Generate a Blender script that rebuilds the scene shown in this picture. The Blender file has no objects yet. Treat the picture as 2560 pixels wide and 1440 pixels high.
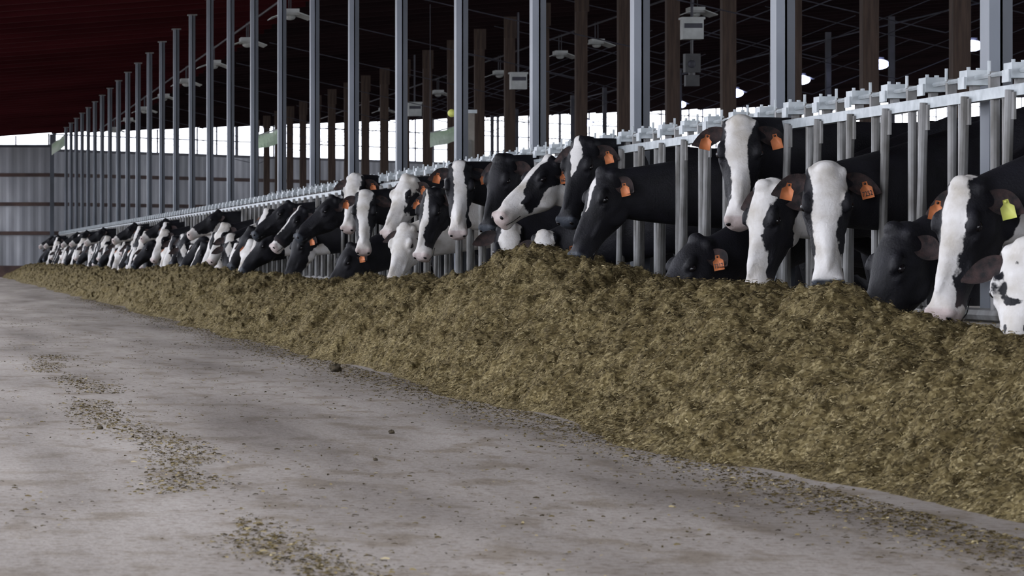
import bpy, math, random
import numpy as np
from mathutils import Vector, Matrix
random.seed(7); rng=np.random.default_rng(11)
S=bpy.context.scene
S.view_settings.view_transform='Standard'
S.view_settings.look='None'
COL=S.collection

# ------------------------------------------------------------------ materials
def newmat(name):
    m=bpy.data.materials.new(name); m.use_nodes=True
    nt=m.node_tree; b=nt.nodes['Principled BSDF']
    return m,nt,b
def N(nt,t,**k):
    n=nt.nodes.new(t)
    for a,v in k.items(): setattr(n,a,v)
    return n
def ramp(nt,stops,interp='LINEAR'):
    r=N(nt,'ShaderNodeValToRGB'); cr=r.color_ramp; cr.interpolation=interp
    while len(cr.elements)<len(stops): cr.elements.new(0.5)
    for e,(p,c) in zip(cr.elements,stops):
        e.position=p; e.color=(*c,1)
    return r
def noise_mat(name,c1,c2,scale=5,rough=.6,metal=0,bump=0,detail=4,stretch=(1,1,1),bscale=None,spec=.5):
    m,nt,b=newmat(name)
    tc=N(nt,'ShaderNodeTexCoord'); mp=N(nt,'ShaderNodeMapping'); mp.inputs['Scale'].default_value=stretch
    nt.links.new(tc.outputs['Object'],mp.inputs[0])
    n=N(nt,'ShaderNodeTexNoise'); n.inputs['Scale'].default_value=scale; n.inputs['Detail'].default_value=detail
    nt.links.new(mp.outputs[0],n.inputs['Vector'])
    r=ramp(nt,[(.35,c1),(.65,c2)]); nt.links.new(n.outputs['Fac'],r.inputs[0])
    nt.links.new(r.outputs[0],b.inputs['Base Color'])
    b.inputs['Roughness'].default_value=rough; b.inputs['Metallic'].default_value=metal; b.inputs['Specular IOR Level'].default_value=spec
    if bump:
        n2=N(nt,'ShaderNodeTexNoise'); n2.inputs['Scale'].default_value=bscale or scale*6; n2.inputs['Detail'].default_value=4
        nt.links.new(mp.outputs[0],n2.inputs['Vector'])
        bp=N(nt,'ShaderNodeBump'); bp.inputs['Strength'].default_value=bump; bp.inputs['Distance'].default_value=.01
        nt.links.new(n2.outputs['Fac'],bp.inputs['Height']); nt.links.new(bp.outputs[0],b.inputs['Normal'])
    return m
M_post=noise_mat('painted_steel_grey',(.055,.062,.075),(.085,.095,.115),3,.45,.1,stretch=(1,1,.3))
M_postl=noise_mat('painted_steel_lit_side',(.16,.18,.21),(.24,.26,.30),3,.45,.1,stretch=(1,1,.3))  # lit copy of the post steel
M_wood=noise_mat('brown_timber',(.045,.028,.020),(.085,.055,.04),4,.8,stretch=(6,6,.5),bump=.3)
M_galv=noise_mat('galvanised_steel',(.36,.40,.42),(.52,.56,.58),14,.42,.1)
M_galv2=noise_mat('worn_pipe_steel',(.11,.105,.095),(.28,.28,.28),9,.5,.2,stretch=(1,1,.5))
M_white=noise_mat('white_enamel',(.45,.47,.45),(.6,.62,.6),6,.4)
M_black=noise_mat('black_plastic',(.012,.012,.014),(.03,.03,.03),6,.4)
M_conc=noise_mat('curb_concrete',(.16,.14,.12),(.28,.26,.23),5,.9,bump=.4)
M_roof=noise_mat('roof_red_steel',(.030,.0035,.005),(.052,.008,.010),.25,.9,spec=.1)
M_roof2=noise_mat('roof_dark_brown',(.012,.006,.007),(.021,.011,.012),.25,.9,spec=.1)  # darker, less red tone for the right-hand purlins
M_girt=noise_mat('rusty_girt',(.05,.03,.028),(.09,.055,.045),3,.8)
M_dark=noise_mat('dark_frame',(.04,.04,.05),(.07,.07,.09),3,.6)
M_green=noise_mat('pale_green_banner',(.50,.66,.45),(.85,.92,.84),1.5,.7)
M_yel=noise_mat('yellow_plastic',(.62,.65,.12),(.72,.74,.2),6,.5)
M_org=noise_mat('orange_tag_plastic',(.62,.19,.07),(.72,.25,.10),20,.5)
M_ink=noise_mat('tag_ink',(.03,.015,.01),(.05,.02,.015),20,.6)
M_eye=noise_mat('cow_eye',(.006,.005,.006),(.012,.010,.012),20,.12)
M_earin=noise_mat('ear_inside_hair',(.008,.007,.008),(.05,.028,.026),30,.8,bump=.4)
M_clod=noise_mat('dung_clod',(.035,.026,.014),(.09,.07,.04),60,.9,bump=.6)

m,nt,b=newmat('lamp_glow'); b.inputs['Emission Color'].default_value=(.55,.62,1,1); b.inputs['Emission Strength'].default_value=14; M_lamp=m

# coat
m,nt,b=newmat('holstein_coat'); M_coat=m
at=N(nt,'ShaderNodeAttribute',attribute_name='mask'); an=N(nt,'ShaderNodeAttribute',attribute_name='nose')
tc=N(nt,'ShaderNodeTexCoord')
n1=N(nt,'ShaderNodeTexNoise'); n1.inputs['Scale'].default_value=22; n1.inputs['Detail'].default_value=5
nt.links.new(tc.outputs['Object'],n1.inputs['Vector'])
mm=N(nt,'ShaderNodeMath',operation='MULTIPLY_ADD'); nt.links.new(n1.outputs['Fac'],mm.inputs[0]); mm.inputs[1].default_value=.05; mm.inputs[2].default_value=-.025
ad=N(nt,'ShaderNodeMath',operation='ADD'); nt.links.new(mm.outputs[0],ad.inputs[0]); nt.links.new(at.outputs['Fac'],ad.inputs[1])
mr=N(nt,'ShaderNodeMapRange'); mr.inputs['From Min'].default_value=-.003; mr.inputs['From Max'].default_value=.003
nt.links.new(ad.outputs[0],mr.inputs['Value'])
n2=N(nt,'ShaderNodeTexNoise'); n2.inputs['Scale'].default_value=9; n2.inputs['Detail'].default_value=6
nt.links.new(tc.outputs['Object'],n2.inputs['Vector'])
rw=ramp(nt,[(.3,(.54,.50,.44)),(.6,(.80,.78,.76))]); nt.links.new(n2.outputs['Fac'],rw.inputs[0])
rb=ramp(nt,[(.35,(.005,.005,.007)),(.7,(.012,.012,.017))]); nt.links.new(n2.outputs['Fac'],rb.inputs[0])
mx=N(nt,'ShaderNodeMix',data_type='RGBA'); nt.links.new(mr.outputs[0],mx.inputs['Factor']); nt.links.new(rb.outputs[0],mx.inputs[6]); nt.links.new(rw.outputs[0],mx.inputs[7])
c1=N(nt,'ShaderNodeClamp'); nt.links.new(an.outputs['Fac'],c1.inputs[0])
mx2=N(nt,'ShaderNodeMix',data_type='RGBA'); nt.links.new(c1.outputs[0],mx2.inputs['Factor']); nt.links.new(mx.outputs[2],mx2.inputs[6]); mx2.inputs[7].default_value=(.42,.30,.29,1)
ng=N(nt,'ShaderNodeMath',operation='MULTIPLY'); ng.inputs[1].default_value=-1; nt.links.new(an.outputs['Fac'],ng.inputs[0])
c2=N(nt,'ShaderNodeClamp'); nt.links.new(ng.outputs[0],c2.inputs[0])
mx3=N(nt,'ShaderNodeMix',data_type='RGBA'); nt.links.new(c2.outputs[0],mx3.inputs['Factor']); nt.links.new(mx2.outputs[2],mx3.inputs[6]); mx3.inputs[7].default_value=(.04,.047,.06,1)
nt.links.new(mx3.outputs[2],b.inputs['Base Color']); b.inputs['Roughness'].default_value=.6; b.inputs['Specular IOR Level'].default_value=.3
n3=N(nt,'ShaderNodeTexNoise'); n3.inputs['Scale'].default_value=90; n3.inputs['Detail'].default_value=3
nt.links.new(tc.outputs['Object'],n3.inputs['Vector'])
bp=N(nt,'ShaderNodeBump'); bp.inputs['Strength'].default_value=.5; bp.inputs['Distance'].default_value=.006
nt.links.new(n3.outputs['Fac'],bp.inputs['Height']); nt.links.new(bp.outputs[0],b.inputs['Normal'])

# feed
def feedmat(name,attr):
    m,nt,b=newmat(name)
    tc=N(nt,'ShaderNodeTexCoord')
    n=N(nt,'ShaderNodeTexNoise'); n.inputs['Scale'].default_value=38; n.inputs['Detail'].default_value=8; n.inputs['Roughness'].default_value=.7
    nt.links.new(tc.outputs['Object'],n.inputs['Vector'])
    v=N(nt,'ShaderNodeTexVoronoi'); v.inputs['Scale'].default_value=70
    mpv=N(nt,'ShaderNodeMapping'); mpv.inputs['Scale'].default_value=(1,1,1.6)
    nt.links.new(tc.outputs['Object'],mpv.inputs[0]); nt.links.new(mpv.outputs[0],v.inputs['Vector'])
    r=ramp(nt,[(.2,(.046,.034,.013)),(.42,(.140,.106,.044)),(.6,(.235,.185,.084)),(.85,(.50,.42,.24))])
    if attr:
        a=N(nt,'ShaderNodeAttribute',attribute_name='rnd'); nt.links.new(a.outputs['Fac'],r.inputs[0])
    else:
        mx=N(nt,'ShaderNodeMix',data_type='FLOAT'); mx.inputs['Factor'].default_value=.4
        sp=N(nt,'ShaderNodeSeparateColor'); nt.links.new(v.outputs['Color'],sp.inputs[0])
        nt.links.new(n.outputs['Fac'],mx.inputs[2]); nt.links.new(sp.outputs[0],mx.inputs[3])
        nt.links.new(mx.outputs[0],r.inputs[0])
        bp=N(nt,'ShaderNodeBump'); bp.inputs['Strength'].default_value=.8; bp.inputs['Distance'].default_value=.02
        nt.links.new(mx.outputs[0],bp.inputs['Height']); nt.links.new(bp.outputs[0],b.inputs['Normal'])
    # broad darker / lighter patches through the pile
    big=N(nt,'ShaderNodeTexNoise'); big.inputs['Scale'].default_value=5; big.inputs['Detail'].default_value=5
    nt.links.new(tc.outputs['Object'],big.inputs['Vector'])
    rb_=ramp(nt,[(.35,(.66,.64,.60)),(.62,(1.0,1.0,1.0))]); nt.links.new(big.outputs['Fac'],rb_.inputs[0])
    mm_=N(nt,'ShaderNodeMix',data_type='RGBA',blend_type='MULTIPLY'); mm_.inputs['Factor'].default_value=1
    nt.links.new(r.outputs[0],mm_.inputs[6]); nt.links.new(rb_.outputs[0],mm_.inputs[7])
    nt.links.new(mm_.outputs[2],b.inputs['Base Color']); b.inputs['Roughness'].default_value=.9; b.inputs['Specular IOR Level'].default_value=.2
    return m
M_feed=feedmat('silage_feed',False); M_straw=feedmat('silage_strands',True)

# floor
m,nt,b=newmat('barn_floor_concrete'); M_floor=m
tc=N(nt,'ShaderNodeTexCoord')
def nz(scale,stretch,detail=5):
    mp=N(nt,'ShaderNodeMapping'); mp.inputs['Scale'].default_value=stretch; nt.links.new(tc.outputs['Object'],mp.inputs[0])
    n=N(nt,'ShaderNodeTexNoise'); n.inputs['Scale'].default_value=scale; n.inputs['Detail'].default_value=detail; nt.links.new(mp.outputs[0],n.inputs['Vector']); return n
a=nz(1.1,(1.6,.22,1)); r1=ramp(nt,[(.30,(.155,.130,.110)),(.48,(.265,.232,.203)),(.68,(.37,.332,.298))]); nt.links.new(a.outputs['Fac'],r1.inputs[0])
c=nz(28,(1,1,1),8); r2=ramp(nt,[(.34,(.50,.43,.34)),(.5,(1,1,1))]); nt.links.new(c.outputs['Fac'],r2.inputs[0])
mx=N(nt,'ShaderNodeMix',data_type='RGBA',blend_type='MULTIPLY'); mx.inputs['Factor'].default_value=.7
nt.links.new(r1.outputs[0],mx.inputs[6]); nt.links.new(r2.outputs[0],mx.inputs[7])
c5=nz(4.5,(1.2,.5,1),6); r5=ramp(nt,[(.36,(.62,.56,.46)),(.48,(1,1,1))]); nt.links.new(c5.outputs['Fac'],r5.inputs[0])
mx5=N(nt,'ShaderNodeMix',data_type='RGBA',blend_type='MULTIPLY'); mx5.inputs['Factor'].default_value=.8
nt.links.new(mx.outputs[2],mx5.inputs[6]); nt.links.new(r5.outputs[0],mx5.inputs[7]); nt.links.new(mx5.outputs[2],b.inputs['Base Color'])
b.inputs['Roughness'].default_value=.75
d=nz(60,(1,1,1),6); bp=N(nt,'ShaderNodeBump'); bp.inputs['Strength'].default_value=.6; bp.inputs['Distance'].default_value=.008
nt.links.new(d.outputs['Fac'],bp.inputs['Height']); nt.links.new(bp.outputs[0],b.inputs['Normal'])

# wall metal
m,nt,b=newmat('corrugated_wall_steel'); M_wall=m
tc=N(nt,'ShaderNodeTexCoord'); n=nz(.5,(1,1,.35),4)
r1=ramp(nt,[(.35,(.18,.185,.20)),(.6,(.32,.33,.355)),(.75,(.58,.59,.62))]); nt.links.new(n.outputs['Fac'],r1.inputs[0]); nt.links.new(r1.outputs[0],b.inputs['Base Color'])
b.inputs['Roughness'].default_value=.55; b.inputs['Metallic'].default_value=.1

# ------------------------------------------------------------------ mesh helper
class MB:
    def __init__(s): s.v=[];s.f=[];s.m=[];s.mats=[]
    def mi(s,mat):
        if mat not in s.mats: s.mats.append(mat)
        return s.mats.index(mat)
    def add(s,vs,fs,mat):
        o=len(s.v); s.v+= [tuple(v) for v in vs]; k=s.mi(mat)
        for f in fs: s.f.append(tuple(i+o for i in f)); s.m.append(k)
    def box(s,x0,x1,y0,y1,z0,z1,mat,shear=0):
        vs=[(x,y,z+(shear*x)) for z in (z0,z1) for y in (y0,y1) for x in (x0,x1)]
        s.add(vs,[(0,2,3,1),(4,5,7,6),(0,1,5,4),(2,6,7,3),(0,4,6,2),(1,3,7,5)],mat)
    def pipe(s,a,b,r,mat,n=8,r2=None):
        a=Vector(a);b=Vector(b);T=(b-a).normalized(); q=Vector((0,0,1)) if abs(T.z)<.9 else Vector((1,0,0))
        U=T.cross(q).normalized(); V=T.cross(U); r2=r if r2 is None else r2
        vs=[];fs=[]
        for c,rr in ((a,r),(b,r2)):
            for i in range(n):
                t=2*math.pi*i/n; vs.append(c+U*math.cos(t)*rr+V*math.sin(t)*rr)
        for i in range(n): j=(i+1)%n; fs.append((i,j,n+j,n+i))
        fs.append(tuple(range(n))[::-1]); fs.append(tuple(range(n,2*n)))
        s.add(vs,fs,mat)
    def sph(s,c,rx,ry,rz,mat,nu=12,nv=8,R=None):
        vs=[];fs=[]; c=Vector(c)
        for j in range(nv+1):
            p=math.pi*j/nv
            for i in range(nu):
                t=2*math.pi*i/nu; v=Vector((rx*math.sin(p)*math.cos(t),ry*math.sin(p)*math.sin(t),rz*math.cos(p)))
                if R: v=R@v
                vs.append(c+v)
        for j in range(nv):
            for i in range(nu):
                k=(i+1)%nu; fs.append((j*nu+i,j*nu+k,(j+1)*nu+k,(j+1)*nu+i))
        s.add(vs,fs,mat)
    def obj(s,name,smooth=False,loc=(0,0,0),recenter=False):
        me=bpy.data.meshes.new(name); vs=s.v
        if recenter: vs=[(v[0]-loc[0],v[1]-loc[1],v[2]-loc[2]) for v in vs]
        me.from_pydata(vs,[],s.f)
        for m in s.mats: me.materials.append(m)
        me.polygons.foreach_set('material_index',s.m)
        if smooth: me.polygons.foreach_set('use_smooth',[True]*len(s.f))
        me.update(); o=bpy.data.objects.new(name,me); o.location=loc; COL.objects.link(o); return o

# numpy value noise
def vnoise(x,y,z=None,seed=0):
    if z is None: z=np.zeros_like(x)
    xi=np.floor(x).astype(np.int64);yi=np.floor(y).astype(np.int64);zi=np.floor(z).astype(np.int64)
    fx=x-xi;fy=y-yi;fz=z-zi
    fx=fx*fx*(3-2*fx);fy=fy*fy*(3-2*fy);fz=fz*fz*(3-2*fz)
    def h(a,b,c):
        n=(a*374761393+b*668265263+c*2147483647+seed*974711)&0xffffffff
        n=((n^(n>>13))*1274126177)&0xffffffff
        return ((n^(n>>16))&0xffff)/65535.
    r=0
    for dx in (0,1):
        for dy in (0,1):
            for dz in (0,1):
                w=(fx if dx else 1-fx)*(fy if dy else 1-fy)*(fz if dz else 1-fz)
                r=r+w*h(xi+dx,yi+dy,zi+dz)
    return r*2-1

# ------------------------------------------------------------------ camera / world
cam=bpy.data.cameras.new('camera'); co=bpy.data.objects.new('camera',cam); COL.objects.link(co); S.camera=co
co.location=(0,0,.70); co.rotation_euler=(math.pi/2,0,0)
ZF,ZX,ZY=1,1280,720
cam.sensor_width=36; cam.lens=8850/2560*36*ZF; cam.shift_x=(ZX+195)/2560*ZF; cam.shift_y=(640-ZY)/2560*ZF
cam.clip_end=600; cam.clip_start=.1
cam.dof.use_dof=True; cam.dof.focus_distance=19; cam.dof.aperture_fstop=16*ZF
w=bpy.data.worlds.new('overcast_sky'); S.world=w; w.use_nodes=True
bg=w.node_tree.nodes['Background']; bg.inputs[0].default_value=(.87,.90,1,1); bg.inputs[1].default_value=4.4

# ------------------------------------------------------------------ room shell
RZ=lambda X:4.58+.073*X
def wallY(X): return 118 if X<4.33 else 118+1.08*(X-4.33)
b=MB(); b.add([(-30,-8,0),(95,-8,0),(95,215,0),(-30,215,0)],[(0,1,2,3)],M_floor); b.obj('floor')
b=MB()
# roof sheets around an unseen gap, added for toplight on floor and feed
for P in ([(-9,-1),(-6.5,-1),(-6.5,118),(-9,118)],[(-1.2,-1),(90,-1),(90,wallY(90)),(4.33,118),(-1.2,118)]):
    b.add([(x,y,RZ(x)) for x,y in P],[tuple(range(len(P)))],M_roof)
    b.add([(x,y,RZ(x)+.1) for x,y in P],[tuple(range(len(P)))],M_roof)
y=2.0
while y<208:
    x0=-1.2 if y<118 else 4.33+(y-118)/1.08
    if x0<6.5: b.box(x0,6.5,y,y+.05,4.58-.13,4.58,M_roof,shear=.073)
    b.box(max(x0,6.5),90,y,y+.05,4.58-.13,4.58,M_roof2,shear=.073)
    y+=1.45
y=2.0
while y<118: b.box(-9,-1.2,y,y+.05,4.58-.13,4.58,M_roof,shear=.073); y+=5.8
b.obj('ceiling')
# end walls with corrugation geometry
def corr_wall(p0,p1,h,name):
    b=MB(); p0=Vector((*p0,0));p1=Vector((*p1,0)); L=(p1-p0).length; T=(p1-p0)/L; Nn=Vector((T.y,-T.x,0))
    n=int(L/.09); vs=[];fs=[]
    for i in range(n+1):
        off=.022 if (i%4) in (0,1) else 0
        q=p0+T*(L*i/n)+Nn*off
        vs+= [q, q+Vector((0,0,h))]
    for i in range(n): fs.append((2*i,2*i+2,2*i+3,2*i+1))
    b.add(vs,fs,M_wall)
    def gbox(z0,z1,th,mat,s0=0,s1=L):
        a=p0+T*s0;c=p0+T*s1
        vs=[]
        for z in (z0,z1):
            for q in (a+Nn*.025,a+Nn*(.025+th),c+Nn*(.025+th),c+Nn*.025): vs.append(q+Vector((0,0,z)))
        b.add(vs,[(0,1,2,3),(4,7,6,5),(0,4,5,1),(1,5,6,2),(2,6,7,3),(3,7,4,0)],mat)
    for z in (1.46,2.43,3.40): gbox(z-.06,z+.06,.08,M_girt)
    gbox(0,.38,.06,M_girt)
    gbox(h-.05,h+.04,.07,M_dark)
    s=0
    while s<L:
        q=p0+T*s; top=RZ(q.x)-.1
        if top>h: gbox(h,top,.04,M_dark,s,s+.05 if int(s/1.1)%4 else s+.14)
        s+=1.1
    z=h+.5
    while z<RZ(max(p0.x,p1.x)):
        xs=(z+.1-4.58)/.073; s0=max(0,(xs-p0.x)/max(T.x,.01))
        if s0<L: gbox(z,z+.04,.04,M_dark,s0,L)
        z+=.6
    return b.obj(name)
corr_wall((-9,118),(4.33,118),4.37,'wall_end')
corr_wall((4.33,118),(90,wallY(90)),4.23,'wall_far')
b=MB(); b.box(4.26,4.40,117.85,118.15,0,4.75,M_post); b.box(4.2,4.46,117.8,118.2,0,.1,M_conc); b.obj('wall_corner_post')
b=MB()
b.box(-9.1,-9,-1,118,0,1.2,M_wall)
y=0
while y<118: b.box(-9.12,-8.98,y,y+.14,1.2,3.92,M_post); y+=3.66
b.obj('wall_left')

# steel posts (row beside the headlocks)
def ibeam(x,y,h,name):
    b=MB(); w=.048;d=.06
    b.box(x-w,x+w,y-d,y-d+.010,0,h,M_post); b.box(x-w,x+w,y+d-.010,y+d,0,h,M_post)
    b.box(x-.006,x+.006,y-d,y+d,0,h,M_post); b.box(x-w-.006,x-.008,y-d-.012,y+d,.0,h,M_postl)  # bright left strip: light on the post put into its colour
    b.box(x-.049,x+.08,y-.08,y+.08,0,.02,M_galv2)
    b.box(x-.08,x+.08,y-.08,y+.08,h-.02,h,M_galv2)
    return b.obj(name,loc=(x,y,0),recenter=True)
POSTY=[15.05+3.735*k for k in range(-1,27)]
for y in POSTY: ibeam(4.57,y,RZ(4.57)-.13,'steel_post')
for k in range(-3,23):
    y=38.2+3.66*k; b=MB(); x=11.2
    b.box(x-.095,x+.095,y-.08,y+.08,0,RZ(x)-.14,M_wood)
    b.box(x-.12,x+.12,y-.1,y-.08,RZ(x)-.55,RZ(x)-.14,M_wood)
    b.box(x-.11,x+.11,y-.1,y+.1,0,.4,M_conc)
    b.obj('timber_post',loc=(x,y,0),recenter=True)
for k in range(0,14):
    y=62+5.5*k; b=MB(); x=21.5
    b.box(x-.06,x+.06,y-.06,y+.06,0,RZ(x)-.14,M_dark); b.box(x-.12,x+.12,y-.12,y+.12,0,.05,M_dark)
    b.obj('back_post',loc=(x,y,0),recenter=True)

# roof bracing rods + conduit
b=MB()
for x in (6.8,11.2,16.5):
    for k in range(0,12):
        y=40+7.32*k
        b.pipe((x,y,RZ(x)-.2),(x+4.6,y,RZ(x)-1.25),.010,M_dark,6)
        b.pipe((x+4.6,y,RZ(x)-1.25),(x+9,y,RZ(x+9)-.15),.010,M_dark,6)
for x in (5.82,13.7,22.35):
    b.pipe((x,30,RZ(x)-.16),(x,116 if x<6 else 128,RZ(x)-.16),.02,M_dark,6)
b.obj('roof_bracing_rods')

# hanging light fixtures
def fixture(x,y,z,lit=False):
    b=MB(); mt=M_dark if lit else M_white
    b.box(x-.13,x+.13,y-.2,y+.2,z+.02,z+.12,mt)
    for sg in (-1,1):
        vs=[(x+sg*.1,y-.35,z+.06),(x+sg*.1,y+.35,z+.06),(x+sg*.32,y+.35,z-.02),(x+sg*.32,y-.35,z-.02),
            (x+sg*.1,y-.35,z+.045),(x+sg*.1,y+.35,z+.045),(x+sg*.32,y+.35,z-.035),(x+sg*.32,y-.35,z-.035)]
        b.add(vs,[(0,1,2,3),(4,7,6,5),(0,3,7,4),(1,5,6,2),(2,6,7,3),(0,4,5,1)],mt)
    if lit: b.sph((x,y-.18,z-.05),.25,.2,.12,M_lamp)
    else: b.sph((x,y,z-.0),.09,.1,.05,M_white)
    top=RZ(x)-.12
    b.pipe((x,y-.15,z+.1),(x,y-.15,top),.008,M_dark,5); b.pipe((x,y+.15,z+.1),(x,y+.15,top),.008,M_dark,5)
    b.obj('barn_light',loc=(x,y,z),recenter=True)
for k in range(-2,8): fixture(5.82,56+7.32*k,4.48)
for y in (62.7,71.9,76.0,84,94,105): fixture(13.7,y,4.98)
for k in range(0,7): fixture(22.35,75.6+7.32*k,5.23,True)

def cbox(x,y,z,dev):
    b=MB()
    b.box(x-.15,x+.15,y-.1,y+.1,z-.14,z+.15,M_white); b.box(x-.13,x+.13,y-.115,y-.1,z+.02,z+.09,M_dark)
    b.box(x-.17,x+.17,y-.12,y+.12,z+.15,z+.18,M_white)
    b.pipe((x,y,z+.15),(x,y,RZ(x)-.12),.02,M_dark,6)
    if dev:
        b.pipe((x,y,z-.14),(x,y,z-.35),.02,M_black,6)
        b.box(x-.11,x+.11,y-.08,y+.08,z-.62,z-.35,M_black); b.sph((x-.02,y-.09,z-.5),.06,.03,.06,M_dark)
        b.box(x-.1,x+.1,y-.06,y+.06,z-.82,z-.66,M_black); b.pipe((x,y,z-.62),(x,y,z-.66),.05,M_black,6)
        b.box(x-.03,x+.0,y-.09,y-.08,z-.48,z-.44,M_white)
    b.obj('control_box',loc=(x,y,z),recenter=True)
cbox(11.2,51.5,3.99,True); cbox(11.2,66.5,3.97,False); cbox(11.2,80.5,4.02,False)

b=MB(); b.box(4.62,4.76,30.5,30.7,.0,1.93,M_conc); b.box(4.60,4.78,30.48,30.72,1.93,1.96,M_galv); b.box(4.65,4.73,30.47,30.5,1.5,1.7,M_galv2)
b.sph((4.56,30.48,1.93),.035,.035,.035,M_yel); b.pipe((4.56,30.48,1.93),(4.63,30.55,1.93),.01,M_galv,6)
b.obj('electrical_stand')
def banner(x,y,z,w_,h_,sk):
    b=MB(); n=10; vs=[];fs=[]
    for j in range(4):
        for i in range(n+1):
            u=i/n; vs.append((x+w_*u,y+.04*math.sin(u*6+j),z+sk*u-h_*j/3+.01*math.sin(u*9)))
    for j in range(3):
        for i in range(n): a=j*(n+1)+i; fs.append((a,a+1,a+n+2,a+n+1))
    b.add(vs,fs,M_green); b.pipe((x,y,z+.01),(x+w_,y,z+sk+.01),.012,M_white,6)
    b.pipe((x,y,z),(x,y,RZ(x)-.12),.006,M_dark,5); b.pipe((x+w_,y,z+sk),(x+w_,y,RZ(x+w_)-.12),.006,M_dark,5)
    b.obj('hanging_banner')
banner(5.35,57,2.62,.50,.22,.14); banner(8.9,62,2.85,.5,.25,.12); banner(4.25,116,4.35,.5,.35,.35)

# ------------------------------------------------------------------ headlocks
XL=4.42; PITCH=.61; Y00=8.02
b=MB()
b.box(XL-.024,XL+.024,8,114,1.345,1.392,M_galv)
b.pipe((XL-.01,8,1.445),(XL-.01,114,1.445),.011,M_galv,6)
b.pipe((XL,8,.455),(XL,114,.455),.028,M_galv2,8)
nslot=int((114-8)/PITCH)
for k in range(nslot):
    y=Y00+PITCH*k; near=y<45
    n=10 if near else 5
    b.box(XL-.048,XL+.042,y+.08,y+.19,1.415,1.478,M_galv)
    b.box(XL-.058,XL-.048,y+.09,y+.18,1.40,1.45,M_galv)
    b.box(XL-.015,XL+.015,y+.11,y+.16,1.392,1.415,M_galv2)
    if near:
        b.pipe((XL-.03,y+.12,1.478),(XL-.03,y+.12,1.492),.008,M_galv,6); b.pipe((XL+.02,y+.15,1.478),(XL+.02,y+.15,1.49),.01,M_galv,6)
        b.box(XL-.02,XL+.02,y-.15,y-.12,1.39,1.46,M_galv2)
        b.pipe((XL-.02,y-.135,1.45),(XL-.02,y-.135,1.505),.007,M_galv,6)
        b.box(XL-.034,XL-.024,y+.1,y+.2,1.25,1.36,M_galv2)
    b.pipe((XL,y-.15,.455),(XL,y-.15,1.36),.019,M_galv2,n)
    b.pipe((XL+.0,y+.305,.455),(XL+.0,y+.305,1.36),.019,M_galv2,n)
    b.pipe((XL-.035,y+.15,1.37),(XL-.035,y+.24,.47),.019,M_galv2,n)
b.obj('headlock_rail')
b=MB(); b.box(4.36,4.50,7,115,0,.40,M_conc); b.box(4.35,4.51,7,115,.40,.425,M_conc); b.obj('feed_curb')

# ------------------------------------------------------------------ feed pile
CY=np.array([6,8,12.5,13.5,14.7,15.7,17,18.8,20,21.3,22.2,23,24.7,28,31,34.7,43,52,60,70,90,117.])
CH=np.array([.40,.42,.43,.40,.50,.54,.54,.57,.64,.70,.68,.60,.52,.50,.46,.44,.50,.54,.42,.42,.44,.42])
def hp(X,Y,fine=True):
    Xf=2.66+.10*vnoise(Y*.45,Y*0+3,seed=2)+.05*vnoise(Y*1.9,Y*0,seed=3)+np.clip((11.5-Y)/3,0,1)*.22
    C=np.interp(Y,CY,CH)
    f=np.clip((X-Xf)/(3.82-Xf),0,1)
    h=C*np.power(np.sin(np.pi/2*f),1.12)
    h=np.where(X>3.82,C-(X-3.82)*.30,h)
    env=np.clip(h/.14,0,1)
    h=h+env*(.052*vnoise(X*2.6,Y*2.2,seed=4)+.045*vnoise(X*6.5,Y*5.0,seed=5))
    if fine: h=h+np.clip(h/.05,.0,1)*(.032*vnoise(X*15,Y*12,seed=6)+.020*vnoise(X*34,Y*30,seed=7)+.010*vnoise(X*80,Y*75,seed=8))
    return np.maximum(h,-.01)
nr=1900; nc=170
Ys=7.0*np.power(117/7.0,np.arange(nr)/(nr-1)); Xs=np.linspace(2.4,4.345,nc)
GX,GY=np.meshgrid(Xs,Ys); GZ=hp(GX,GY)-.004
V=np.stack([GX.ravel(),GY.ravel(),GZ.ravel()],1)
i=np.arange(nr-1)[:,None]*nc+np.arange(nc-1)[None,:]; i=i.ravel()
F=np.stack([i,i+1,i+nc+1,i+nc],1)
def strands(X,Y,Z,NX,NY,NZ,Lm,Wm,rise):
    n=len(X); ang=rng.uniform(0,2*np.pi,n)
    d=np.stack([np.cos(ang),np.sin(ang),rng.normal(0,rise,n)],1)
    nn=np.stack([NX,NY,NZ],1); nn/=np.linalg.norm(nn,axis=1)[:,None]
    d-= nn*(d*nn).sum(1)[:,None]*.75; d/=np.linalg.norm(d,axis=1)[:,None]
    rd=rng.normal(size=(n,3)); s=np.cross(d,nn+.5*rd); s/=np.linalg.norm(s,axis=1)[:,None]
    L=(Lm*rng.uniform(.4,1.7,n))[:,None]/2; Wd=(Wm*rng.uniform(.5,1.5,n))[:,None]/2
    c=np.stack([X,Y,Z],1)+nn*.004
    bend=nn*L*.2
    a=c-d*L-bend; e=c+d*L-bend
    V=np.stack([a-s*Wd,a+s*Wd,c+s*Wd,c-s*Wd,e+s*Wd*.6,e-s*Wd*.6],1).reshape(-1,3)
    o=np.arange(n)*6
    F=np.concatenate([np.stack([o,o+1,o+2,o+3],1),np.stack([o+3,o+2,o+4,o+5],1)])
    R=np.repeat(np.clip(rng.beta(2.0,2.6,n),0,1),6)
    return V,F,R
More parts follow.
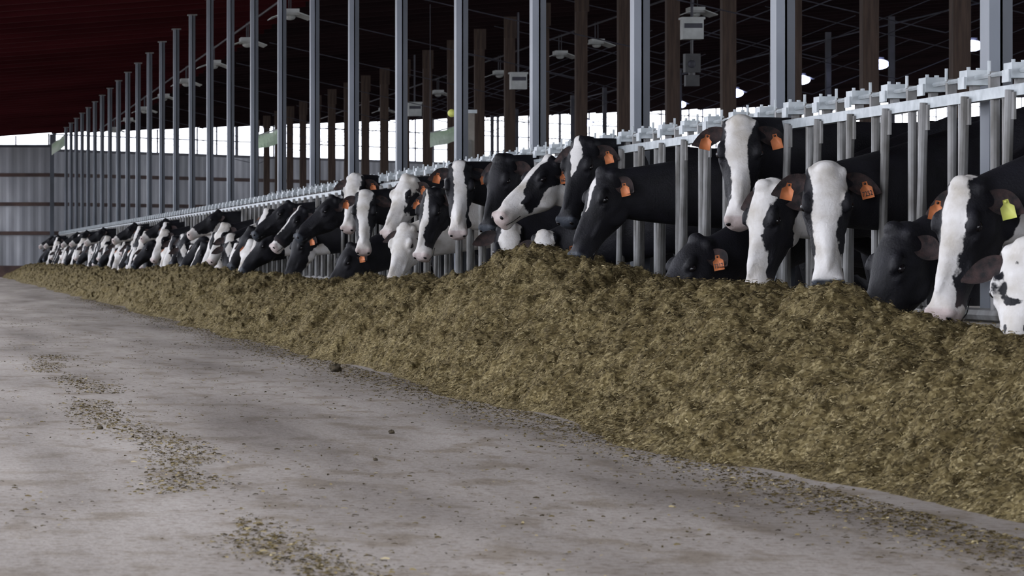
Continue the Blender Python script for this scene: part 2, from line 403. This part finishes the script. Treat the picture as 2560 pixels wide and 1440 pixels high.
def mesh_np(name,V,F,mats,mi=None,R=None,smooth=None):
    me=bpy.data.meshes.new(name); me.vertices.add(len(V)); me.vertices.foreach_set('co',V.astype(np.float32).ravel())
    me.loops.add(F.size); me.loops.foreach_set('vertex_index',F.astype(np.int32).ravel())
    me.polygons.add(len(F)); me.polygons.foreach_set('loop_start',(np.arange(len(F))*4).astype(np.int32))
    try: me.polygons.foreach_set('loop_total',np.full(len(F),4,np.int32))
    except Exception: pass
    for m in mats: me.materials.append(m)
    if mi is not None: me.polygons.foreach_set('material_index',mi.astype(np.int32))
    if smooth is not None: me.polygons.foreach_set('use_smooth',smooth)
    me.update(calc_edges=True); me.validate()
    if R is not None:
        a=me.attributes.new('rnd','FLOAT','POINT'); a.data.foreach_set('value',R.astype(np.float32))
    o=bpy.data.objects.new(name,me); COL.objects.link(o); return o
ns=300000
sy=7.5*np.power(45/7.5,rng.uniform(0,1,ns)); sx=rng.uniform(2.55,4.3,ns)
sz=hp(sx,sy); e=.01; nx=-(hp(sx+e,sy,False)-hp(sx-e,sy,False))/(2*e); ny=-(hp(sx,sy+e,False)-hp(sx,sy-e,False))/(2*e)
keep=sz>.003
sx,sy,sz,nx,ny=[q[keep] for q in (sx,sy,sz,nx,ny)]
SV,SF,SR=strands(sx,sy,sz,nx,ny,np.ones_like(sx),.016,.0030,.6)
V2=np.concatenate([V,SV]);F2=np.concatenate([F,SF+len(V)]);R2=np.concatenate([np.full(len(V),.5),SR])
mi=np.concatenate([np.zeros(len(F)),np.ones(len(SF))])
mesh_np('feed_pile',V2,F2,[M_feed,M_straw],mi,R2,np.concatenate([np.ones(len(F),bool),np.zeros(len(SF),bool)]))
# scattered feed on the floor
n1=20000; y1=7*np.power(60/7,rng.uniform(0,1,n1)); x1=2.72-np.abs(rng.normal(0,.18,n1))
n2=9000; y2=6.5*np.power(25/6.5,rng.uniform(0,1,n2)); x2=.84+.08*np.sin(y2*1.1)+rng.normal(0,.08,n2)
k2=vnoise(x2*3,y2*1.2,seed=20)>-.15; x2=x2[k2];y2=y2[k2]
n3=11000; y3=6.5*np.power(50/6.5,rng.uniform(0,1,n3)); x3=rng.uniform(-1,2.8,n3)
k3=vnoise(x3*1.6,y3*.5,seed=22)>-.1; x3=x3[k3];y3=y3[k3]
X=np.concatenate([x1,x2,x3]);Y=np.concatenate([y1,y2,y3]);Z=np.zeros_like(X)
SV,SF,SR=strands(X,Y,Z,Z,Z,np.ones_like(X),.013,.004,.15)
SV[:,2]=np.maximum(SV[:,2],.001)
mesh_np('scattered_feed',SV,SF,[M_straw],None,SR*.9,None)
def clod(x,y,r):
    b=MB(); vs=[];fs=[];nu,nv=16,10
    for j in range(nv+1):
        p=math.pi*j/nv
        for i in range(nu):
            t=2*math.pi*i/nu; rr=r*(1+.18*math.sin(3*t+p*4)+.1*math.sin(7*t-p*5))
            vs.append((x+rr*math.sin(p)*math.cos(t),y+rr*math.sin(p)*math.sin(t),max(0,r*.55+rr*.7*math.cos(p))))
    for j in range(nv):
        for i in range(nu): k=(i+1)%nu; fs.append((j*nu+i,j*nu+k,(j+1)*nu+k,(j+1)*nu+i))
    b.add(vs,fs,M_clod); b.obj('feed_clod',True)
clod(2.50,21.4,.036); clod(1.85,13.95,.012); clod(.72,14.3,.012); clod(1.55,12.1,.008)

# ------------------------------------------------------------------ cows
def tube(b,rings,n=20,mat=None,shape=None):
    vs=[];fs=[]
    for c,A,B in rings:
        for i in range(n):
            t=2*math.pi*i/n; vs.append(c+A*math.cos(t)+B*math.sin(t))
    m=len(rings)
    for j in range(m-1):
        for i in range(n): k=(i+1)%n; fs.append((j*n+i,j*n+k,(j+1)*n+k,(j+1)*n+i))
    fs.append(tuple(range(n))[::-1]); fs.append(tuple(range((m-1)*n,m*n)))
    b.add(vs,fs,mat)
HEAD=[(-.07,.045,-.03,-.13),(-.045,.075,.0,-.17),(0,.090,.022,-.20),(.05,.102,.032,-.225),(.10,.110,.034,-.245),(.15,.112,.028,-.25),
(.20,.100,.018,-.245),(.25,.083,.012,-.225),(.30,.070,.006,-.20),(.35,.061,.0,-.178),(.40,.058,-.006,-.165),(.44,.063,-.010,-.158),(.475,.073,-.014,-.155),(.505,.075,-.022,-.147),(.53,.063,-.036,-.135),(.545,.04,-.055,-.12)]
def build_cow(name,hx,hy,hz,yaw,pitch,roll=0,blaze=(.05,.05,.04,.06,.09),boff=0,side=6,muzzle=.42,jaw=0,white=0,nose=1,body=.15,seed=1,
              voxel=.011,tagL='o',tagR='o',txt=None,scale=1.0,neckwhite=0):
    """coords relative to lock centre: hx measured from rail plane (negative = feed side), hy along the row, hz height"""
    b=MB(); yw=math.radians(yaw);pt=math.radians(pitch)
    d=Vector((-math.cos(yw),-math.sin(yw),0)); up=Vector((0,0,1))
    n=d*math.cos(pt)-up*math.sin(pt); u=d*math.sin(pt)+up*math.cos(pt)
    s=n.cross(u).normalized()
    rl=Matrix.Rotation(math.radians(roll),3,n); u=rl@u; s=rl@s
    P=Vector((hx,hy,hz)); k=scale
    L=lambda S_,T_,U_: P+s*(S_*k)+n*(T_*k)+u*(U_*k)
    vs=[];fs=[];nn=24
    for t,w,tp,bt in HEAD:
        mid=(tp+bt)/2;hh=(tp-bt)/2
        for i in range(nn):
            a=2*math.pi*i/nn; ca,sa=math.cos(a),math.sin(a)
            cs=math.copysign(abs(ca)**.75,ca); ss=math.copysign(abs(sa)**.85,sa)
            ww=w*(1-.34*max(0,-ss)) if ss<0 else w*(1-.12*ss)
            vs.append(L(cs*ww,t,mid+hh*ss))
    m=len(HEAD)
    for j in range(m-1):
        for i in range(nn): q=(i+1)%nn; fs.append((j*nn+i,j*nn+q,(j+1)*nn+q,(j+1)*nn+i))
    fs.append(tuple(range(nn))[::-1]); fs.append(tuple(range((m-1)*nn,m*nn)))
    b.add(vs,fs,M_coat)
    R=Matrix((s,n,u)).transposed()
    for sg in (-1,1):
        b.sph(L(sg*.090,.140,-.006),.024*k,.050*k,.026*k,M_coat,R=R)    # brow
        b.sph(L(sg*.086,.170,-.046),.022*k,.045*k,.018*k,M_coat,R=R)    # lower lid
        b.sph(L(sg*.068,.18,-.155),.026*k,.085*k,.07*k,M_coat,R=R)      # cheek muscle
        b.sph(L(sg*.066,.27,-.075),.014*k,.11*k,.014*k,M_coat,R=R)      # facial crest
        b.sph(L(sg*.048,.505,-.045),.028*k,.030*k,.028*k,M_coat,R=R)   # nostril wing
        b.sph(L(sg*.06,-.005,-.03),.035*k,.035*k,.035*k,M_coat,R=R)
    b.sph(L(0,-.01,.012),.05*k,.04*k,.035*k,M_coat,R=R)     # poll knob
    b.sph(L(0,.30,-.0),.030*k,.16*k,.016*k,M_coat,R=R)     # nasal bridge
    b.sph(L(0,.50,-.135),.045*k,.04*k,.025*k,M_coat,R=R)    # chin
    # neck
    A=L(0,.06,-.125)
    P0=Vector((.78,0,1.10)); P1=Vector((.42,0,1.08+.25*(hz-1.1)))
    nd=(d*.45+Vector((-1,0,0))*.75); nd.z=-.25 if hz<1.0 else .08; nd.normalize()
    P2=A-nd*.26; P3=A
    rings=[]; K=12
    for i in range(K+1):
        t=i/K
        c=P0*(1-t)**3+P1*3*t*(1-t)**2+P2*3*t*t*(1-t)+P3*t**3
        T=(P1-P0)*3*(1-t)**2+(P2-P1)*6*t*(1-t)+(P3-P2)*3*t*t; T.normalize()
        Sd=T.cross(up).normalized(); U=Sd.cross(T)
        hw=.18+(.088-.18)*t**.8; hh=.31+(.14-.31)*t**.8
        rings.append((c,Sd*hw,U*hh))
    tube(b,rings,22,M_coat)
    tr=[(.44,1.02,.12,.09),(.50,1.03,.24,.17),(.70,1.04,.35,.22),(.95,1.03,.38,.255),(1.3,1.0,.40,.29),(1.7,.99,.42,.31),(2.05,1.02,.38,.30),(2.35,1.08,.31,.27),(2.55,1.12,.22,.21),(2.64,1.13,.12,.12)]
    tube(b,[(Vector((x,0,z)),Vector((0,w,0)),Vector((0,0,h))) for x,z,h,w in tr],26,M_coat)
    for sg in (-1,1):
        fl=[((.80,.15,.95),.11),((.78,.155,.72),.085),((.80,.16,.50),.055),((.79,.16,.42),.052),((.80,.16,.36),.038),((.80,.16,.17),.032),((.79,.16,.12),.042),((.76,.16,.05),.045),((.74,.16,.0),.055)]
        hl=[((2.30,.16,1.05),.17),((2.20,.17,.80),.13),((2.18,.17,.68),.10),((2.36,.17,.50),.060),((2.42,.17,.45),.050),((2.38,.17,.36),.040),((2.35,.17,.17),.034),((2.33,.17,.11),.043),((2.30,.17,.05),.045),((2.28,.17,.0),.055)]
        for lst in (fl,hl):
            tube(b,[(Vector((x,sg*y,z)),Vector((r*1.15,0,0)),Vector((0,r*.9,0))) for (x,y,z),r in lst],12,M_coat)
    b.sph((2.05,0,.66),.20,.16,.14,M_coat)
    # tail
    b.pipe((2.60,0,1.25),(2.70,0,.95),.022,M_coat,8); b.pipe((2.70,0,.96),(2.69,0,.45),.020,M_coat,8); b.sph((2.69,0,.42),.035,.035,.11,M_coat)
    o=b.obj('tmp'); md=o.modifiers.new('r','REMESH'); md.mode='VOXEL'; md.voxel_size=voxel
    sm=o.modifiers.new('s','SMOOTH'); sm.factor=.5; sm.iterations=3 if voxel<.02 else 1
    dg=bpy.context.evaluated_depsgraph_get(); ev=o.evaluated_get(dg); me=ev.to_mesh()
    nv=len(me.vertices); cv=np.empty(nv*3,np.float32); me.vertices.foreach_get('co',cv); cv=cv.reshape(-1,3).astype(float)
    faces=[tuple(p.vertices) for p in me.polygons]; ev.to_mesh_clear()
    tm=o.data; bpy.data.objects.remove(o); bpy.data.meshes.remove(tm)
    q=(cv-np.array(P))/k; ls=q@np.array(s); lt=q@np.array(n); lu=q@np.array(u)
    bw=np.interp(lt,[-.05,.08,.25,.40,.52],blaze)
    hm=bw-np.abs(ls-boff-.012*np.sin(lt*14+seed))-np.maximum(0,-lu-.045)*side*.12
    hm=np.minimum(hm,.12)
    if muzzle<.55: hm=np.maximum(hm,(lt-muzzle)*.8+.3*np.maximum(0,-lu-.1))
    if jaw: hm=np.maximum(hm,(-lu-.23+jaw+.03*np.sin(lt*20+seed))*.8-np.maximum(0,.05-lt))
    if white: hm=np.full_like(hm,.1)-np.maximum(0,.06-np.hypot(lt-.15,np.abs(ls)-.11))*(1.4)
    if white==2: hm=np.minimum(hm,.035+.06*vnoise(q[:,0]*22,q[:,1]*22,q[:,2]*22,seed=5))
    ex,ey,ez=cv[:,0],cv[:,1],cv[:,2]
    bn=vnoise(ex*1.7+seed*7.3,ey*1.7+seed,ez*1.9,seed=seed)+.4*vnoise(ex*4.1,ey*4.1+seed,ez*4.1,seed=seed+50)
    thr={0:9}.get(body,.9-body*1.6)
    bm_=np.clip((bn-thr)*.15,-.12,.12)
    bm_=np.where(ez<.45,np.maximum(bm_,.05),bm_)
    if neckwhite: bm_=np.where(ex<.55,np.maximum(bm_,.10*neckwhite+.08*bn),bm_)
    inh=np.clip((lt+.085)/.03,0,1)*np.clip((.30-np.abs(lu+.1))/.05,0,1)*np.clip((.2-np.abs(ls))/.04,0,1)
    inh=inh*np.clip((lu+.20+lt*2)/.05,0,1)
    mask=hm*inh+bm_*(1-inh)
    nm=np.clip((lt-.492-.5*np.maximum(0,-lu-.075))/.010,0,1)*inh*(.6 if nose>0 else -1)*abs(nose)
    if nose>0: nm=nm+inh*np.clip((lt-.40)/.1,0,1)*.15*(nm<.3)
    hoof=ez<.055; nm=np.where(hoof,-1,nm)
    e=MB(); e.mi(M_coat)
    for sg in (-1,1):
        e.sph(L(sg*.099,.155,-.027),.019*k,.023*k,.017*k,M_eye,12,8,R=R)
        e.sph(L(sg*.048,.529,-.050),.014*k,.011*k,.016*k,M_eye,10,6,R=R)
        if voxel<.02:
            e.pipe(L(sg*.064,.42,-.122),L(sg*.070,.485,-.114),.0028,M_eye,6); e.pipe(L(sg*.070,.485,-.114),L(sg*.050,.532,-.108),.0028,M_eye,6)
    e_mask=[0]*len(e.v)
    for sg in (-1,1):
        base=L(sg*.082,.02,-.055); E=(s*sg*.95+n*.22-u*.30+up*.05).normalized(); Wd=(n-E*n.dot(E)).normalized(); Fw=E.cross(Wd); 
        if Fw.dot(u)<0: Fw=-Fw
        nl,na=10,8; ev1=[];fs1=[]
        for off in (0,1):
            for i in range(nl+1):
                l=i/nl; wl=.052*math.sin(math.pi*(.16+.84*l)**1.05)**.8 if l<1 else .002
                wl=max(wl,.004)
                for j in range(na+1):
                    a=j/na*2-1
                    ev1.append(base+E*(l*.175*k)+Wd*(a*wl*k)+Fw*(-.034*(1-a*a)*math.sin(math.pi*min(1,l*.8+.2))*k)-Fw*(off*.010*(1-a*a)*k)+Wd*(.02*l*l*k))
        st=(nl+1)*(na+1)
        f_in=[];f_out=[]
        for i in range(nl):
            for j in range(na):
                a0=i*(na+1)+j; f_in.append((a0,a0+1,a0+na+2,a0+na+1)); f_out.append((st+a0,st+a0+na+1,st+a0+na+2,st+a0+1))
        o0=len(e.v); e.add(ev1,f_in,M_earin)
        kk=e.mi(M_coat)
        for f in f_out: e.f.append(tuple(x+o0 for x in f)); e.m.append(kk)
        e_mask+= [(.05 if white else -.1)]*len(ev1)
        tg=tagL if sg<0 else tagR
        if tg:
            mat=M_org if tg=='o' else M_yel; g=.76
            fc=(u*.6+Vector((0,-1,0))*.9+d*.3); fc.z*=.3; fc.normalize()
            dn=(-up*.9+E*.25); dn=(dn-fc*dn.dot(fc)).normalized(); sd=dn.cross(fc).normalized()
            if sd.dot(Vector((1,0,0)))<0: sd=-sd
            c=base+E*(.095*k)+Wd*(.01)+fc*.022
            out=[(-.036,.075),(.036,.075),(.036,.012),(.016,-.005),(.014,-.028),(-.014,-.028),(-.016,-.005),(-.036,.012)]
            vv=[c+sd*x*g+dn*y*g for x,y in out]+[c+sd*x*g+dn*y*g-fc*.003 for x,y in out]
            ff=[tuple(range(8)),tuple(range(8,16))[::-1]]+[(i,(i+1)%8,8+(i+1)%8,8+i) for i in range(8)]
            e.add(vv,ff,mat); 
            e.sph(c-dn*.012+fc*.001,.006,.006,.006,M_ink if tg=='o' else M_yel,8,4)
            e_mask+= [0]*(len(e.v)-len(e_mask))
            if txt and txt[0]==sg:
                cu=bpy.data.curves.new('t','FONT'); cu.body=txt[1]; cu.size=.032; cu.align_x='CENTER'; cu.extrude=0; cu.offset=.0006
                to=bpy.data.objects.new('t',cu); COL.objects.link(to); dg=bpy.context.evaluated_depsgraph_get(); tm2=to.evaluated_get(dg).to_mesh()
                tv=[c+sd*v.co.x*.72+dn*(.045-v.co.y)+fc*.002 for v in tm2.vertices]; tf=[tuple(p.vertices) for p in tm2.polygons]
                e.add(tv,tf,M_ink); bpy.data.objects.remove(to); e_mask+= [0]*(len(e.v)-len(e_mask))
    off=nv; V=[tuple(x) for x in cv]+list(e.v); Fs=faces+[tuple(i+off for i in f) for f in e.f]; MI=[0]*len(faces)+e.m
    me=bpy.data.meshes.new(name); me.from_pydata(V,[],Fs)
    for m_ in e.mats: me.materials.append(m_)
    me.polygons.foreach_set('material_index',MI); me.polygons.foreach_set('use_smooth',[True]*len(Fs))
    a=me.attributes.new('mask','FLOAT','POINT'); a.data.foreach_set('value',np.concatenate([mask,np.array(e_mask)]).astype(np.float32))
    a=me.attributes.new('nose','FLOAT','POINT'); a.data.foreach_set('value',np.concatenate([nm,np.zeros(len(e.v))]).astype(np.float32))
    me.update(); return me
def cow(HX,HY,HZ,BY,**k):
    me=build_cow('holstein_cow',HX-XL,HY-BY,HZ,**k)
    o=bpy.data.objects.new('holstein_cow',me); o.location=(XL,BY,0); COL.objects.link(o); return o
NB=(-.1,-.1,-.1,-.1,-.1)
cow(3.93,12.60,.72,12.9,yaw=60,pitch=62,white=2,seed=21,tagL='',tagR='')
cow(4.10,13.95,.97,14.12,yaw=34,pitch=70,blaze=(.05,.06,.05,.055,.1),side=9,jaw=.03,muzzle=.47,seed=2,body=.0,tagR='o',tagL='y')
cow(4.12,15.0,.80,15.36,yaw=20,pitch=66,blaze=NB,muzzle=.6,nose=-1,seed=3,body=0,tagL='',tagR='')
cow(4.10,16.05,1.08,16.56,yaw=80,pitch=74,roll=3,blaze=(.09,.075,.055,.055,.1),side=9,muzzle=.38,nose=-1,seed=4,body=.05,txt=(-1,'7252'))
cow(4.14,17.4,1.03,17.78,yaw=32,pitch=76,blaze=(.07,.065,.055,.06,.1),side=9,jaw=.06,muzzle=.44,seed=5,body=.1,tagL='',tagR='')
cow(4.15,17.96,1.37,18.36,yaw=74,pitch=68,blaze=(.075,.062,.045,.05,.09),side=9,muzzle=.43,seed=6,body=.0)
cow(3.98,18.2,.77,19.1,yaw=20,pitch=48,blaze=NB,muzzle=.6,nose=-1,seed=7,body=0,tagR='',txt=(-1,'7317'))
cow(4.00,20.8,1.18,20.83,yaw=20,pitch=64,blaze=(-.05,.03,.0,-.1,-.1),muzzle=.6,nose=-1,seed=8,body=0,tagR='')
cow(4.15,22.3,1.41,22.85,yaw=45,pitch=66,blaze=(.0,.05,.0,-.1,-.1),muzzle=.6,nose=-1,seed=9,body=.1,tagR='')
cow(3.95,22.5,.82,22.05,yaw=60,pitch=62,blaze=(.05,.07,.06,.06,.1),seed=10,body=.1,tagR='')
cow(4.05,22.9,1.31,23.3,yaw=24,pitch=38,blaze=(.02,.03,.05,.08,.1),jaw=.10,muzzle=.36,seed=11,body=.1,tagR='',txt=(-1,'8677'))
cow(3.92,23.6,.88,23.9,yaw=85,pitch=68,blaze=(.06,.07,.04,-.02,-.02),muzzle=.6,seed=12,body=.2,tagR='')
cow(4.15,25.4,1.39,25.71,yaw=40,pitch=68,blaze=NB,muzzle=.6,nose=-1,seed=13,body=.1,tagR='',tagL='')
cow(4.05,26.65,1.37,26.93,yaw=75,pitch=72,roll=-4,blaze=(.05,.04,.045,.07,.1),muzzle=.38,side=9,seed=14,body=.1)
cow(4.05,28.2,1.20,28.5,yaw=45,pitch=70,blaze=(.0,.02,.03,.04,.07),muzzle=.44,seed=15,body=.2,tagL='')
cow(3.98,29.2,.93,29.55,yaw=50,pitch=60,white=1,neckwhite=1,seed=16,body=.5,tagR='')
cow(4.10,30.0,1.35,30.4,yaw=38,pitch=58,blaze=(.09,.1,.09,.09,.1),side=1,muzzle=.3,seed=17,body=.3,tagR='')
cow(4.00,32.0,1.25,32.42,yaw=76,pitch=74,blaze=(.07,.055,.045,.05,.1),muzzle=.42,side=9,seed=18,body=.1,tagL='')
cow(3.92,32.4,.78,33.03,yaw=20,pitch=55,blaze=NB,muzzle=.6,nose=-1,seed=19,body=0,tagR='')
cow(4.15,34.0,1.45,34.25,yaw=60,pitch=66,blaze=(.08,.09,.08,.08,.1),side=2,muzzle=.35,seed=20,body=.3,tagR='')
cow(4.05,35.0,1.26,35.47,yaw=15,pitch=40,blaze=NB,muzzle=.6,nose=-1,seed=22,body=0,tagR='y',tagL='')
cow(3.95,37.0,.94,37.05,yaw=22,pitch=68,blaze=NB,jaw=.06,muzzle=.6,nose=-1,seed=23,body=.2,tagR='')
cow(4.10,38.3,1.2,38.3,yaw=18,pitch=45,blaze=(.0,.03,.02,.0,-.1),muzzle=.46,seed=25,body=0,tagL='')
cow(4.10,39.7,1.28,39.7,yaw=12,pitch=35,blaze=NB,muzzle=.6,nose=-1,seed=24,body=0,tagL='')
VAR=[]
spec=[(-.40,-.1,1.02,20,54,NB,.6,0,0),(-.42,-.3,.90,60,66,(.05,.06,.045,.05,.1),.4,0,0),(-.33,-.2,1.22,40,60,(.03,.04,.04,.05,.1),.44,.03,0),
(-.48,0,.86,15,60,(-.05,.04,.02,0,.05),.45,0,0),(-.38,-.35,.95,75,70,(.05,.06,.045,.06,.1),.42,0,0),(-.45,0,.95,10,48,NB,.6,0,0),
(-.45,-.1,.86,35,62,(.05,.05,.05,.07,.1),.38,.08,1),(-.38,-.2,1.0,55,64,(.03,.03,.03,.05,.1),.44,.03,0),(-.50,.1,.82,25,66,(.05,.06,.05,.06,.1),.42,.06,0),(-.42,-.1,1.10,30,60,(.08,.09,.08,.09,.1),.3,.1,0),
(-.30,-.1,1.30,12,30,NB,.42,.08,0),(-.46,-.25,.84,80,60,(.0,.05,.0,-.1,-.1),.6,0,0),(-.42,.1,.98,5,66,(.02,.02,.06,.09,.1),.3,.12,0)]
for i,(hx,hy,hz,yw,pt,bl,mz,jw,wh) in enumerate(spec):
    VAR.append(build_cow('holstein_cow',hx,hy,hz,yw,pt,roll=(i*37%13)-6,blaze=bl,muzzle=mz,jaw=jw,white=wh,seed=40+i,voxel=.022,body=(.35 if i%3 else .1),nose=1 if mz<.5 else -1,tagL='o' if i%4==0 else '',tagR='o' if i%4==2 else ''))
y=40.6; bag=[]
while y<113.5:
    if min(abs(y-p) for p in POSTY)>.22:
        if not bag: bag=list(range(len(VAR))); random.shuffle(bag)
        j=bag.pop()
        o=bpy.data.objects.new('holstein_cow',VAR[j]); o.location=(XL+random.uniform(-.04,.04),y,0); COL.objects.link(o)
    y+=PITCH*random.choice([1,1,1,1,1,1.5])+.02
print('done')
